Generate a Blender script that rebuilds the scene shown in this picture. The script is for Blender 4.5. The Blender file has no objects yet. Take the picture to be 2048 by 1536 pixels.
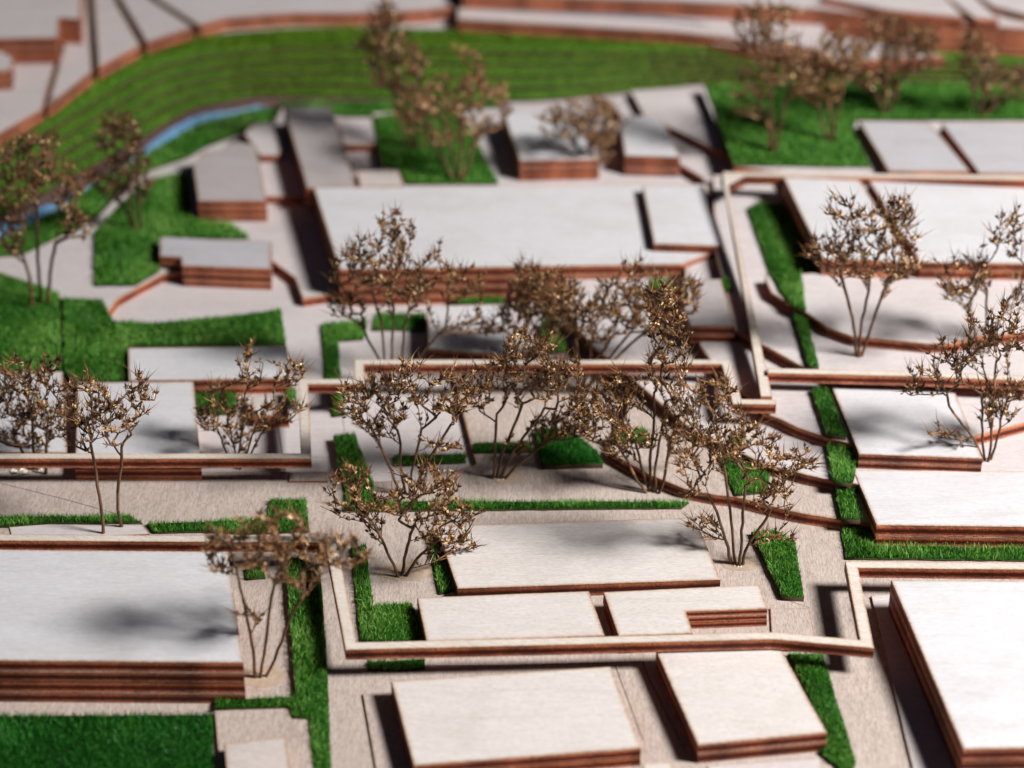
import bpy, math, random
import numpy as np
from mathutils import Vector
from mathutils.geometry import tessellate_polygon

# ------------------------------------------------------------------ camera, light, exposure
# units: 1 unit = 1 cm of the real tabletop model
SC = bpy.context.scene
SC.unit_settings.scale_length = 0.01
COL = SC.collection
F_PX, CX, CY, PITCH, CAM_H = 5000.0, 1024.0, 768.0, math.radians(30), 34.2
CAM = np.array([0, 0, CAM_H])
FWD = np.array([0, math.cos(PITCH), -math.sin(PITCH)])
UP = np.array([0, math.sin(PITCH), math.cos(PITCH)])

cam_d = bpy.data.cameras.new('camera')
cam = bpy.data.objects.new('camera', cam_d)
COL.objects.link(cam)
cam.location = CAM
cam.rotation_euler = (math.pi / 2 - PITCH, 0, 0)
cam_d.sensor_width = 36
cam_d.lens = 36 * F_PX / 2048
cam_d.clip_start = 1
cam_d.clip_end = 1000
cam_d.dof.use_dof = True
cam_d.dof.focus_distance = 60.5
cam_d.dof.aperture_fstop = 0.105
cam_d.dof.aperture_blades = 0
SC.camera = cam

world = bpy.data.worlds.new('World')
SC.world = world
world.use_nodes = True
bg = world.node_tree.nodes['Background']
bg.inputs[0].default_value = (0.42, 0.56, 1.0, 1)
bg.inputs[1].default_value = 0.026

def lamp(name, direction, dist, size, energy, color, target=(0.5, 65, 0)):
    d = bpy.data.lights.new(name, 'AREA')
    d.shape = 'DISK'
    d.size = size
    d.energy = energy
    d.color = color
    o = bpy.data.objects.new(name, d)
    COL.objects.link(o)
    t = Vector(target)
    v = Vector(direction).normalized()
    o.location = t + v * dist
    o.rotation_euler = v.to_track_quat('Z', 'Y').to_euler()
    return o
lamp('desk_lamp_light', (1.0, -0.50, 0.96), 102, 23, 206000, (1.0, 0.985, 0.98))

SC.view_settings.view_transform = 'Standard'
SC.view_settings.look = 'None'
SC.view_settings.exposure = 0.0
SC.view_settings.gamma = 1.0

# ------------------------------------------------------------------ helpers
def at(px, py, z):
    """photo pixel seen at height z -> world point on that horizontal plane"""
    d = FWD + np.array([(px - CX) / F_PX, 0, 0]) + UP * ((CY - py) / F_PX)
    t = (z - CAM_H) / d[2]
    return CAM + d * t

def at_depth(px, py, y):
    d = FWD + np.array([(px - CX) / F_PX, 0, 0]) + UP * ((CY - py) / F_PX)
    return CAM + d * (y / d[1])

def tag(o, label=None, cat=None, group=None, kind=None):
    if label: o['label'] = label
    if cat: o['category'] = cat
    if group: o['group'] = group
    if kind: o['kind'] = kind
    return o

def empty(name, loc):
    o = bpy.data.objects.new(name, None)
    o.empty_display_size = 0.2
    o.location = loc
    COL.objects.link(o)
    return o

def link_mesh(name, verts, faces, mats, origin, parent=None, mat_idx=None, attrs=None, smooth=False):
    me = bpy.data.meshes.new(name)
    v = np.asarray(verts, dtype=float) - np.asarray(origin, dtype=float)
    me.from_pydata(v.tolist(), [], faces)
    for m in mats: me.materials.append(m)
    if mat_idx is not None:
        me.polygons.foreach_set('material_index', mat_idx)
    if attrs:
        for k, vals in attrs.items():
            a = me.attributes.new(k, 'FLOAT', 'POINT')
            a.data.foreach_set('value', np.asarray(vals, dtype=np.float32))
    if smooth:
        me.polygons.foreach_set('use_smooth', [True] * len(me.polygons))
    me.update()
    o = bpy.data.objects.new(name, me)
    COL.objects.link(o)
    if parent is not None:
        o.parent = parent
        o.location = np.asarray(origin) - np.array(parent.location)
    else:
        o.location = origin
    return o

def area2(p):
    return sum(p[i][0] * p[(i + 1) % len(p)][1] - p[(i + 1) % len(p)][0] * p[i][1] for i in range(len(p)))

def inset(p, w):
    n = len(p); out = []
    for i in range(n):
        a, b, c = np.array(p[i - 1][:2]), np.array(p[i][:2]), np.array(p[(i + 1) % n][:2])
        d1 = b - a; d2 = c - b
        l1, l2 = np.linalg.norm(d1) + 1e-9, np.linalg.norm(d2) + 1e-9
        d1 = d1 / l1; d2 = d2 / l2
        n1 = np.array([-d1[1], d1[0]]); n2 = np.array([-d2[1], d2[0]])
        m = n1 + n2; q = max(0.35, np.dot(m, m) / 2)
        ww = min(w, 0.4 * l1, 0.4 * l2)
        out.append(b + m / q * ww)
    return out

# ------------------------------------------------------------------ materials
def nodes(name):
    m = bpy.data.materials.new(name)
    m.use_nodes = True
    nt = m.node_tree
    b = nt.nodes['Principled BSDF']
    return m, nt, b

def N(nt, typ, **kw):
    n = nt.nodes.new(typ)
    for k, v in kw.items(): setattr(n, k, v)
    return n

def ramp(nt, stops, src):
    r = N(nt, 'ShaderNodeValToRGB')
    els = r.color_ramp.elements
    while len(els) < len(stops): els.new(0.5)
    for e, (p, c) in zip(els, stops):
        e.position = p; e.color = (*c, 1)
    nt.links.new(src, r.inputs[0])
    return r

def mixc(nt, fac, a, b, mode='MIX'):
    m = N(nt, 'ShaderNodeMix', data_type='RGBA', blend_type=mode)
    if isinstance(fac, (int, float)): m.inputs[0].default_value = fac
    else: nt.links.new(fac, m.inputs[0])
    for s, i in ((a, 6), (b, 7)):
        if isinstance(s, tuple): m.inputs[i].default_value = (*s, 1)
        else: nt.links.new(s, m.inputs[i])
    return m.outputs[2]

def math_n(nt, op, a, b=None, clamp=False):
    m = N(nt, 'ShaderNodeMath', operation=op, use_clamp=clamp)
    for s, i in ((a, 0), (b, 1)):
        if s is None: continue
        if isinstance(s, (int, float)): m.inputs[i].default_value = s
        else: nt.links.new(s, m.inputs[i])
    return m.outputs[0]

def wood_top(name, light, dark, rot, stretch, fibre=0.5, rough=0.5, spec=0.35, burnw=0.75):
    m, nt, b = nodes(name)
    tc = N(nt, 'ShaderNodeTexCoord')
    oi = N(nt, 'ShaderNodeObjectInfo')
    mp = N(nt, 'ShaderNodeMapping')
    mp.inputs['Rotation'].default_value = (0, 0, rot)
    addv = N(nt, 'ShaderNodeVectorMath', operation='ADD')
    comb = N(nt, 'ShaderNodeCombineXYZ')
    rr = math_n(nt, 'MULTIPLY', oi.outputs['Random'], 40)
    nt.links.new(rr, comb.inputs[0]); nt.links.new(rr, comb.inputs[1])
    nt.links.new(tc.outputs['Object'], addv.inputs[0]); nt.links.new(comb.outputs[0], addv.inputs[1])
    nt.links.new(addv.outputs[0], mp.inputs[0])
    def stretched(sx, sy, scale, detail, rough_=0.6, dist=0.0):
        v = N(nt, 'ShaderNodeVectorMath', operation='MULTIPLY')
        v.inputs[1].default_value = (sx, sy, 1)
        nt.links.new(mp.outputs[0], v.inputs[0])
        n = N(nt, 'ShaderNodeTexNoise')
        n.inputs['Scale'].default_value = scale
        n.inputs['Detail'].default_value = detail
        n.inputs['Roughness'].default_value = rough_
        n.inputs['Distortion'].default_value = dist
        nt.links.new(v.outputs[0], n.inputs['Vector'])
        return n.outputs[0]
    grain = stretched(1.0, stretch, 2.2, 6, 0.65, 0.3)
    fib = stretched(1.5, stretch * 1.15, 5.0, 4, 0.75)
    blot = stretched(0.5, 0.9, 0.9, 4, 0.55, 0.6)
    flake = stretched(1.0, 4.0, 9.0, 2, 0.5)
    g = ramp(nt, [(0.30, dark), (0.52, tuple((x + y) / 2 for x, y in zip(light, dark))), (0.70, light)], grain)
    f = ramp(nt, [(0.36, (0.5, 0.46, 0.44)), (0.5, (0.9, 0.88, 0.87)), (0.62, (1.08, 1.06, 1.06))], fib)
    col = mixc(nt, fibre, g.outputs[0], f.outputs[0], 'MULTIPLY')
    bl = ramp(nt, [(0.33, (0.80, 0.75, 0.73)), (0.5, (0.98, 0.97, 0.97)), (0.66, (1.05, 1.04, 1.06))], blot)
    col = mixc(nt, 0.3, col, bl.outputs[0], 'MULTIPLY')
    # thin growth lines wandering across the veneer
    wv = N(nt, 'ShaderNodeTexWave', wave_type='BANDS', bands_direction='Y')
    wv.inputs['Scale'].default_value = 0.32
    wv.inputs['Distortion'].default_value = 9
    wv.inputs['Detail'].default_value = 3
    wv.inputs['Detail Scale'].default_value = 0.35
    nt.links.new(mp.outputs[0], wv.inputs['Vector'])
    wr = ramp(nt, [(0.0, (0.72, 0.64, 0.60)), (0.045, (1, 1, 1)), (1, (1, 1, 1))], wv.outputs[0])
    col = mixc(nt, 0.12, col, wr.outputs[0], 'MULTIPLY')
    fl = ramp(nt, [(0.70, (1, 1, 1)), (0.78, (0.62, 0.5, 0.42))], flake)
    col = mixc(nt, 0.35, col, fl.outputs[0], 'MULTIPLY')
    # scorched rim left by the laser
    at_ = N(nt, 'ShaderNodeAttribute', attribute_name='burn')
    nn = stretched(3, 3, 3.0, 4)
    bv = math_n(nt, 'MULTIPLY', at_.outputs['Fac'], math_n(nt, 'ADD', math_n(nt, 'MULTIPLY', nn, 1.3), 0.25))
    br = ramp(nt, [(0.15, (1, 1, 1)), (0.5, (0.9, 0.74, 0.58)), (0.78, (0.55, 0.33, 0.2)), (1.0, (0.22, 0.10, 0.05))], bv)
    col = mixc(nt, burnw, col, br.outputs[0], 'MULTIPLY')
    nt.links.new(col, b.inputs['Base Color'])
    b.inputs['Roughness'].default_value = rough
    b.inputs['Specular IOR Level'].default_value = spec
    bp = N(nt, 'ShaderNodeBump')
    bp.inputs['Strength'].default_value = 0.35
    bp.inputs['Distance'].default_value = 0.012
    nt.links.new(fib, bp.inputs['Height'])
    nt.links.new(bp.outputs[0], b.inputs['Normal'])
    return m

def wood_edge(name):
    m, nt, b = nodes(name)
    v = N(nt, 'ShaderNodeAttribute', attribute_name='ply')
    tc = N(nt, 'ShaderNodeTexCoord')
    n1 = N(nt, 'ShaderNodeTexNoise'); n1.inputs['Scale'].default_value = 9; n1.inputs['Detail'].default_value = 5
    n2 = N(nt, 'ShaderNodeTexNoise'); n2.inputs['Scale'].default_value = 1.1; n2.inputs['Detail'].default_value = 3
    n3 = N(nt, 'ShaderNodeTexNoise'); n3.inputs['Scale'].default_value = 26; n3.inputs['Detail'].default_value = 2
    for n in (n1, n2, n3): nt.links.new(tc.outputs['Object'], n.inputs['Vector'])
    j = math_n(nt, 'MULTIPLY', math_n(nt, 'SUBTRACT', n1.outputs[0], 0.5), 0.22)
    vv = math_n(nt, 'ADD', v.outputs['Fac'], j, clamp=True)
    r = ramp(nt, [(0.0, (0.10, 0.035, 0.02)), (0.06, (0.70, 0.40, 0.29)), (0.20, (0.36, 0.11, 0.055)), (0.38, (0.075, 0.014, 0.008)),
                  (0.60, (0.10, 0.02, 0.010)), (0.70, (0.38, 0.115, 0.052)), (0.86, (0.60, 0.26, 0.125)),
                  (0.96, (0.36, 0.20, 0.11)), (1.0, (0.24, 0.12, 0.06))], vv)
    c = mixc(nt, 1.0, r.outputs[0], ramp(nt, [(0.32, (0.45, 0.36, 0.34)), (0.62, (1.05, 0.92, 0.86))], n2.outputs[0]).outputs[0], 'MULTIPLY')
    c = mixc(nt, 0.6, c, ramp(nt, [(0.35, (0.4, 0.35, 0.35)), (0.65, (1.5, 1.4, 1.35))], n3.outputs[0]).outputs[0], 'MULTIPLY')
    oi = N(nt, 'ShaderNodeObjectInfo')
    c = mixc(nt, 1.0, c, ramp(nt, [(0.0, (0.72, 0.66, 0.62)), (1.0, (1.28, 1.2, 1.15))], oi.outputs['Random']).outputs[0], 'MULTIPLY')
    nt.links.new(c, b.inputs['Base Color'])
    b.inputs['Roughness'].default_value = 0.6
    b.inputs['Specular IOR Level'].default_value = 0.25
    bp = N(nt, 'ShaderNodeBump'); bp.inputs['Strength'].default_value = 0.7; bp.inputs['Distance'].default_value = 0.02
    nt.links.new(n3.outputs[0], bp.inputs['Height'])
    nt.links.new(bp.outputs[0], b.inputs['Normal'])
    return m

M_ROOF = wood_top('birch_veneer', (0.67, 0.665, 0.675), (0.58, 0.565, 0.57), 0.0, 9, 0.32, rough=0.42, spec=0.5)
M_ROOFW = wood_top('birch_veneer_cream', (0.70, 0.66, 0.625), (0.60, 0.55, 0.51), 0.03, 9, 0.45, rough=0.45, spec=0.45)
M_DECK = wood_top('walkway_veneer', (0.70, 0.645, 0.575), (0.59, 0.52, 0.45), math.radians(20), 7, 0.5, rough=0.5)
M_GREY = wood_top('birch_veneer_grey', (0.50, 0.49, 0.505), (0.43, 0.415, 0.43), 0.0, 9, 0.35, rough=0.5)
M_TAUPE = wood_top('birch_veneer_taupe', (0.47, 0.43, 0.42), (0.39, 0.35, 0.34), 0.3, 7, 0.35, rough=0.5)
M_ROOF2 = wood_top('birch_veneer_warm', (0.62, 0.56, 0.52), (0.51, 0.45, 0.42), 0.05, 8, 0.4, rough=0.5)
M_GROUND = wood_top('beech_veneer', (0.57, 0.485, 0.43), (0.43, 0.355, 0.305), math.radians(91), 8, 0.85, rough=0.55, spec=0.3)
M_GROUND2 = wood_top('birch_veneer_ground', (0.63, 0.585, 0.575), (0.53, 0.48, 0.465), 0.02, 9, 0.4, rough=0.5)
M_EDGE = wood_edge('charred_ply_edge')

def plain(name, col, rough=0.6, spec=0.4, attr=None, col2=None, trans=0.0):
    m, nt, b = nodes(name)
    if attr:
        a = N(nt, 'ShaderNodeAttribute', attribute_name=attr)
        r = ramp(nt, col, a.outputs['Fac'])
        nt.links.new(r.outputs[0], b.inputs['Base Color'])
    else:
        tc = N(nt, 'ShaderNodeTexCoord')
        n = N(nt, 'ShaderNodeTexNoise'); n.inputs['Scale'].default_value = 6; n.inputs['Detail'].default_value = 4
        nt.links.new(tc.outputs['Object'], n.inputs['Vector'])
        r = ramp(nt, [(0.35, col), (0.65, col2 or col)], n.outputs[0])
        nt.links.new(r.outputs[0], b.inputs['Base Color'])
    b.inputs['Roughness'].default_value = rough
    b.inputs['Specular IOR Level'].default_value = spec
    return m
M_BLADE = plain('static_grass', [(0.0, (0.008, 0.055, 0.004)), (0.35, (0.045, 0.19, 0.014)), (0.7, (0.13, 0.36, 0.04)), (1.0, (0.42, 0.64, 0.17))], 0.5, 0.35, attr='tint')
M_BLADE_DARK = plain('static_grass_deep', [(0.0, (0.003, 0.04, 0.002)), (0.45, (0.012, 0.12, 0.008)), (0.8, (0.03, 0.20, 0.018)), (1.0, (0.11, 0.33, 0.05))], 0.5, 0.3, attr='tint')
M_BLADE_FAR = plain('static_grass_olive', [(0.0, (0.03, 0.11, 0.006)), (0.4, (0.15, 0.35, 0.016)), (0.75, (0.31, 0.50, 0.035)), (1.0, (0.48, 0.58, 0.10))], 0.5, 0.35, attr='tint')
M_TURF = plain('turf_backing', (0.012, 0.06, 0.008), 0.9, 0.1, col2=(0.02, 0.085, 0.012))
M_TURF_EDGE = plain('turf_cut_edge', (0.075, 0.035, 0.016), 0.8, 0.2, col2=(0.03, 0.02, 0.01))
M_STEM = plain('dry_stem', [(0.0, (0.07, 0.036, 0.02)), (0.5, (0.16, 0.078, 0.038)), (1.0, (0.34, 0.19, 0.09))], 0.5, 0.35, attr='tint')
M_BRACT = plain('dry_bract', [(0.0, (0.035, 0.014, 0.007)), (0.3, (0.18, 0.083, 0.033)), (0.65, (0.44, 0.235, 0.095)), (1.0, (0.9, 0.68, 0.38))], 0.4, 0.4, attr='tint')
M_WATER = plain('blue_film', (0.07, 0.26, 0.55), 0.2, 0.6, col2=(0.38, 0.60, 0.80))
M_GLUE = plain('dried_glue', (0.62, 0.52, 0.42), 0.25, 0.7, col2=(0.8, 0.72, 0.62))
M_STAIN = plain('glue_stain', (0.40, 0.29, 0.20), 0.4, 0.4, col2=(0.47, 0.37, 0.28))
M_SCORE = plain('laser_score', (0.05, 0.022, 0.012), 0.8, 0.1, col2=(0.14, 0.06, 0.03))

# ------------------------------------------------------------------ laser-cut sheets
rng = random.Random(7)
def sheet(name, poly, ztop, th, mat, parent=None, wobble=0.0, rim=0.15, cham=0.010):
    """one sheet of laser-cut plywood; poly world xy (any order), ztop scalar or per-vertex list"""
    p = [tuple(q[:2]) for q in poly]
    zs = list(ztop) if hasattr(ztop, '__len__') else [ztop] * len(p)
    if area2(p) < 0:
        p = p[::-1]; zs = zs[::-1]
    if wobble:
        dx, dy = rng.uniform(-wobble, wobble), rng.uniform(-wobble, wobble)
        p = [(x + dx, y + dy) for x, y in p]
    # subdivide long edges so the cut line can wander by a hair
    q, qz = [], []
    n = len(p)
    for i in range(n):
        a, b = np.array(p[i]), np.array(p[(i + 1) % n])
        L = np.linalg.norm(b - a)
        k = 1 if L < 0.8 else min(14, int(L / 0.6) + 1)
        for j in range(k):
            t = j / k
            off = np.zeros(2)
            if j and L < 40:
                off = np.array([-(b - a)[1], (b - a)[0]]) / L * rng.uniform(-0.004, 0.004)
            q.append(a + (b - a) * t + off); qz.append(zs[i] * (1 - t) + zs[(i + 1) % n] * t)
    n = len(q)
    r1 = inset(q, cham); r2 = inset(q, rim * 0.4); r3 = inset(q, rim)
    V, burn, ply = [], [], []
    def ring(pts, dz, b, v):
        for pt, z in zip(pts, qz):
            V.append((pt[0], pt[1], z + dz)); burn.append(b); ply.append(v)
    ring(q, -th, 1, 0.0); ring(q, -cham * 0.8, 1, 1.0); ring(r1, 0, 0.9, 1.0); ring(r2, 0.0, 0.42, 1.0); ring(r3, 0.0, 0.0, 1.0)
    Fs, mi = [], []
    for k in range(4):
        for i in range(n):
            j = (i + 1) % n
            Fs.append((k * n + i, k * n + j, (k + 1) * n + j, (k + 1) * n + i)); mi.append(1 if k == 0 else 0)
    tri = tessellate_polygon([[Vector((V[4 * n + i][0], V[4 * n + i][1], 0)) for i in range(n)]])
    for t in tri:
        a, b, c = [4 * n + k for k in t]
        va, vb, vc = V[a], V[b], V[c]
        if (vb[0] - va[0]) * (vc[1] - va[1]) - (vb[1] - va[1]) * (vc[0] - va[0]) < 0: b, c = c, b
        Fs.append((a, b, c)); mi.append(0)
    tri = tessellate_polygon([[Vector((V[i][0], V[i][1], 0)) for i in range(n)]])
    for a, b, c in tri:
        va, vb, vc = V[a], V[b], V[c]
        if (vb[0] - va[0]) * (vc[1] - va[1]) - (vb[1] - va[1]) * (vc[0] - va[0]) > 0: b, c = c, b
        Fs.append((a, b, c)); mi.append(1)
    c = np.mean(np.array(q), axis=0)
    org = (c[0], c[1], float(np.mean(qz)) - th)
    return link_mesh(name, V, Fs, [mat, M_EDGE], org, parent, mi, {'burn': burn, 'ply': ply})

def W(pts, z):
    if hasattr(z, '__len__'): return [at(x, y, zz) for (x, y), zz in zip(pts, z)]
    return [at(x, y, z) for x, y in pts]

def terrain(name, pts, z, th=0.298, mat=None):
    o = sheet(name, W(pts, z), z, th, mat or M_GROUND2)
    return tag(o, kind='structure')

def block(pts, ztop, zbase, n, label, mat=None, group='plywood building blocks of the model', name='model_building', cat='model building'):
    poly = W(pts, ztop)
    c = np.mean(np.array(poly), axis=0)
    root = empty(name, (c[0], c[1], zbase))
    tag(root, label, cat, group)
    th = (ztop - zbase) / n
    if mat is None and np.mean([q[1] for q in pts]) > 1040 and 700 < np.mean([q[0] for q in pts]) < 1700: mat = M_ROOFW
    cuts = [zbase + th * k + (rng.uniform(-0.1, 0.1) * th if 0 < k < n else 0) for k in range(n + 1)]
    for k in range(n):
        zt = cuts[k + 1]
        top = (k == n - 1)
        sheet('roof_sheet' if top else 'storey_sheet', poly, zt, cuts[k + 1] - cuts[k] - 0.006, mat or M_ROOF, root, wobble=0.0 if top else 0.012)
    return root

# ------------------------------------------------------------------ the terrain
BASE = -0.15
o = sheet('base_board', [(-70, 20), (70, 20), (70, 150), (-70, 150)], BASE, 1.0, M_GROUND2)
tag(o, kind='structure')
terrain('ground_sheet', [(-300, 930), (140, 930), (400, 943), (665, 943), (690, 966), (860, 958), (952, 928), (945, 905), (905, 745),
         (893, 690), (1250, 670), (2500, 670), (2700, 1900), (-700, 1900)], 0.0, 0.3, M_GROUND)
terrain('terrain_sheet', [(1230, 912), (1300, 950), (1370, 978), (1428, 990), (1471, 994), (1522, 1007), (1575, 1021),
         (1614, 1029), (1680, 1039), (1760, 1050), (2400, 1060), (2500, 500), (1250, 500), (1244, 742), (1262, 790), (1240, 868), (1215, 900)], 0.3, 0.298, M_GROUND)
terrain('terrain_sheet', [(1150, 650), (1186, 693), (1244, 742), (1296, 784), (1320, 806), (1380, 856), (1440, 884), (1480, 905), (1536, 931),
         (1575, 939), (1614, 950), (1665, 961), (1760, 975), (2400, 990), (2400, 450), (1130, 450), (1130, 560)], 0.6)
terrain('terrain_sheet', [(1467, 771), (1500, 792), (1526, 826), (1560, 838), (1594, 855), (1659, 877), (1760, 900), (1900, 885), (1974, 866), (2048, 846),
         (2400, 800), (2400, 400), (1370, 400), (1370, 560), (1400, 690), (1430, 735)], 0.9)
terrain('terrain_sheet', [(1469, 660), (1500, 678), (1536, 695), (1600, 731), (1680, 762), (2400, 785), (2400, 350), (1425, 350), (1430, 500)], 1.2)
terrain('terrain_sheet', [(1560, 345), (1612, 470), (1640, 545), (1530, 552), (1532, 562), (1542, 585), (1575, 605), (1614, 626), (1653, 654), (1704, 673), (1758, 678),
         (1850, 687), (1905, 687), (1960, 672), (2400, 640), (2400, 185), (1500, 200)], 1.5)
terrain('terrain_sheet', [(1425, 178), (1470, 333), (1560, 345), (1700, 340), (1700, 178)], 1.497, 0.5)
# left / back terraces
terrain('terrain_sheet', [(-300, 540), (0, 545), (60, 568), (120, 596), (212, 630), (236, 597), (325, 549), (545, 523), (590, 556), (606, 598),
         (655, 590), (900, 500), (900, 206), (600, 206), (565, 214), (547, 246), (506, 246), (485, 267), (407, 297), (372, 318), (297, 342),
         (250, 375), (190, 440), (40, 512), (-300, 530)], 0.12, 0.27)
terrain('terrain_sheet', [(500, 392), (632, 395), (800, 420), (800, 250), (500, 250), (488, 268)], 0.36, 0.24, M_GROUND2)
terrain('terrain_sheet', [(488, 266), (512, 252), (548, 248), (563, 300), (556, 311), (520, 311)], 0.6, 0.24, M_GROUND2)
terrain('terrain_sheet', [(668, 238), (745, 238), (762, 288), (688, 290)], 0.62, 0.26, M_GROUND2)
terrain('terrain_sheet', [(745, 225), (1000, 216), (1255, 190), (1470, 330), (1470, 420), (720, 420), (690, 345), (765, 338)], 0.6, 0.45, M_GROUND2)
terrain('terrain_sheet', [(1262, 190), (1470, 322), (1480, 560), (1440, 405), (1425, 377), (1400, 352), (1362, 330), (1330, 300), (1245, 232), (1200, 196)], 0.9, 0.3, M_GROUND2)
terrain('terrain_sheet', [(1260, 181), (1400, 172), (1464, 322), (1462, 316), (1375, 272), (1287, 230)], 1.15, 0.24, M_GROUND2)

# river and the terraced far bank
def resample(line, n):
    p = np.array(line, float)
    d = np.r_[0, np.cumsum(np.linalg.norm(np.diff(p, axis=0), axis=1))]
    t = np.linspace(0, d[-1], n)
    return np.c_[np.interp(t, d, p[:, 0]), np.interp(t, d, p[:, 1])]
RIV = resample([(-160, 508), (0, 428), (140, 354), (290, 268), (376, 214), (513, 188), (700, 190), (900, 198), (1100, 196), (1260, 178), (1400, 162), (1700, 166), (2200, 180)], 40)
CLF = resample([(-260, 420), (0, 290), (90, 235), (200, 160), (290, 112), (390, 88), (560, 72), (700, 68), (900, 75), (1300, 88), (1500, 85), (1700, 100), (1880, 105), (2200, 125)], 40)
river = [(-200, 560), (-200, 490), (0, 450), (70, 418), (140, 390), (215, 350), (262, 320), (296, 290), (340, 258), (376, 238), (415, 226), (470, 220), (513, 211), (535, 214), (520, 220), (460, 233), (400, 250), (300, 305), (110, 426), (0, 482)]
o = sheet('river_bank', W([(-220, 560), (-220, 470), (0, 424), (140, 350), (290, 264), (376, 210), (513, 184), (740, 190), (1010, 196), (1010, 225), (740, 225), (562, 225), (400, 262), (300, 318), (110, 440), (0, 500)], BASE + 0.012),
          BASE + 0.012, 0.05, plain('bank_mud_card', (0.10, 0.055, 0.045), 0.7, 0.3, col2=(0.16, 0.10, 0.085)), rim=0.02)
tag(o, kind='structure')
o = sheet('river_water', W(river, BASE + 0.03), BASE + 0.03, 0.05, M_WATER, rim=0.02)
tag(o, kind='structure')
TERR = []
for k in range(5):
    f = k / 5.0
    front = RIV * (1 - f) + CLF * f
    z = -0.04 + 0.15 * k
    back = (CLF - np.array([0, 45]))[::-1]
    poly = [tuple(q) for q in front] + [tuple(q) for q in back]
    terrain('terrace_sheet', poly, z, 0.15 if k else 0.2, M_GROUND2)
    nxt = RIV * (1 - f - 0.2) + CLF * (f + 0.2)
    TERR.append((front + np.array([0, 1.5]), nxt + np.array([0, -1.0 if k < 4 else -16.0]), z))

# plateau plates above the cliff, each three sheets
ZC = 1.05
def plate(pts, zt=ZC, zb=0.45, n=2, label=''):
    return block(pts, zt, zb, n, label, M_GROUND2, 'plates of the far plateau', 'plateau_block', 'plywood block')
plate([(-400, 470), (-60, 300), (0, 266), (84, 219), (121, 85), (122, -200), (-500, -200)], label='leftmost plywood plate of the far plateau, under the brown-walled blocks in the corner')
plate([(95, 213), (184, 142), (174, 0), (168, -200), (136, -200), (132, 80)], label='second plywood plate from the left on the far plateau, narrow with a slanting left gap')
plate([(197, 135), (280, 90), (230, 2), (200, -120), (182, -120), (187, 0)], label='third plywood plate from the left on the far plateau, wedge shaped')
plate([(293, 84), (385, 54), (302, 0), (200, -90), (190, -90), (243, 0)], label='fourth plywood plate from the left on the far plateau, broad wedge')
plate([(398, 50), (451, 36), (581, 26), (700, 26), (850, 20), (905, 12), (900, -90), (230, -90), (318, 0)], label='long plywood plate at the top centre-left edge of the far plateau')
plate([(915, 38), (1130, 50), (1350, 63), (1450, 74), (1650, 100), (1650, 40), (1300, -10), (960, -20), (915, 10)], label='long low plywood plate at the top centre above the brown cliff')
plate([(925, -14), (1350, 2), (1640, 18), (1860, 44), (2300, 74), (2300, -300), (925, -300)], 1.65, 0.45, 4, label='high stacked plywood block in the far top right corner with many brown layers')
plate([(1420, 86), (1560, 60), (1650, 66), (1890, 112), (1700, 122)], 0.8, 0.4, 1, label='low slanting plywood plate behind the far right trees')
plate([(1780, 20), (1640, -6), (1868, -30), (1928, 34)], 1.95, 1.65, 1, label='grey plywood slab at the top edge, left of the two white slabs')
plate([(1950, 36), (1885, -12), (1935, -20), (1998, 38)], 1.95, 1.65, 1, label='narrow white plywood slab at the top right edge between two dark gaps')
plate([(1985, 12), (1952, -12), (2200, -20), (2200, 42), (2048, 28)], 1.95, 1.65, 1, label='white plywood slab in the extreme top right corner')
plate([(-120, -90), (165, -90), (160, 38), (118, 35), (115, 75), (-120, 80)], 2.0, 1.05, 3, label='grey-topped block with a notched brown wall in the top left corner')
plate([(-140, 100), (0, 102), (25, 113), (22, 140), (-140, 150)], 1.75, 1.05, 3, label='block cut off by the left edge below the notched corner block')
# grey road on the long plate
o = sheet('plateau_road', W([(960, 18), (1300, 38), (1420, 50), (1300, 26), (960, 6)], ZC + 0.02), ZC + 0.02, 0.016,
          plain('grey_card', (0.22, 0.24, 0.27), 0.6, 0.3, col2=(0.27, 0.29, 0.32)))
tag(o, kind='structure')

# ------------------------------------------------------------------ buildings
B = block
B([(-300, 1096), (455, 1103), (487, 1325), (-400, 1318)], 1.14, 0.0, 4, 'large four-layer block at the left edge with a tree shadow on its roof')
B([(448, 1487), (572, 1473), (596, 1640), (462, 1640)], 0.36, 0.0, 1, 'small grey block at the bottom edge beside the dark lawn', M_ROOF2)
B([(782, 1362), (1221, 1333), (1282, 1496), (828, 1531)], 0.50, 0.0, 2, 'wide two-layer block at the bottom centre in front of the walkway')
B([(1312, 1302), (1560, 1297), (1654, 1465), (1396, 1490)], 0.50, 0.0, 2, 'bright two-layer block touching the front walkway, beside the tapering grass strip')
B([(1285, 1526), (1345, 1524), (1362, 1640), (1292, 1640)], 0.22, 0.0, 1, 'small white block just showing at the bottom edge between the two front blocks')
B([(1782, 1160), (2300, 1163), (2400, 1490), (1927, 1498)], 0.92, 0.0, 3, 'large white block cut off by the lower right edge, its left wall in deep shadow')
B([(872, 1052), (1383, 1035), (1403, 1066), (1441, 1159), (915, 1177)], 0.34, 0.0, 1, 'broad one-layer block in the middle foreground with a clipped back right corner')
B([(834, 1195), (1178, 1182), (1209, 1271), (853, 1283)], 0.42, 0.0, 2, 'oblong block behind the front walkway, left of the narrow dark gap')
B([(1207, 1184), (1519, 1169), (1535, 1217), (1372, 1223), (1386, 1266), (1237, 1272)], 0.50, 0.0, 3, 'notched block behind the front walkway, brown layers showing in its notch')
B([(1706, 939), (2300, 945), (2350, 1057), (1753, 1050)], 0.62, 0.0, 2, 'white block at the right edge behind the long grass strip')
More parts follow.
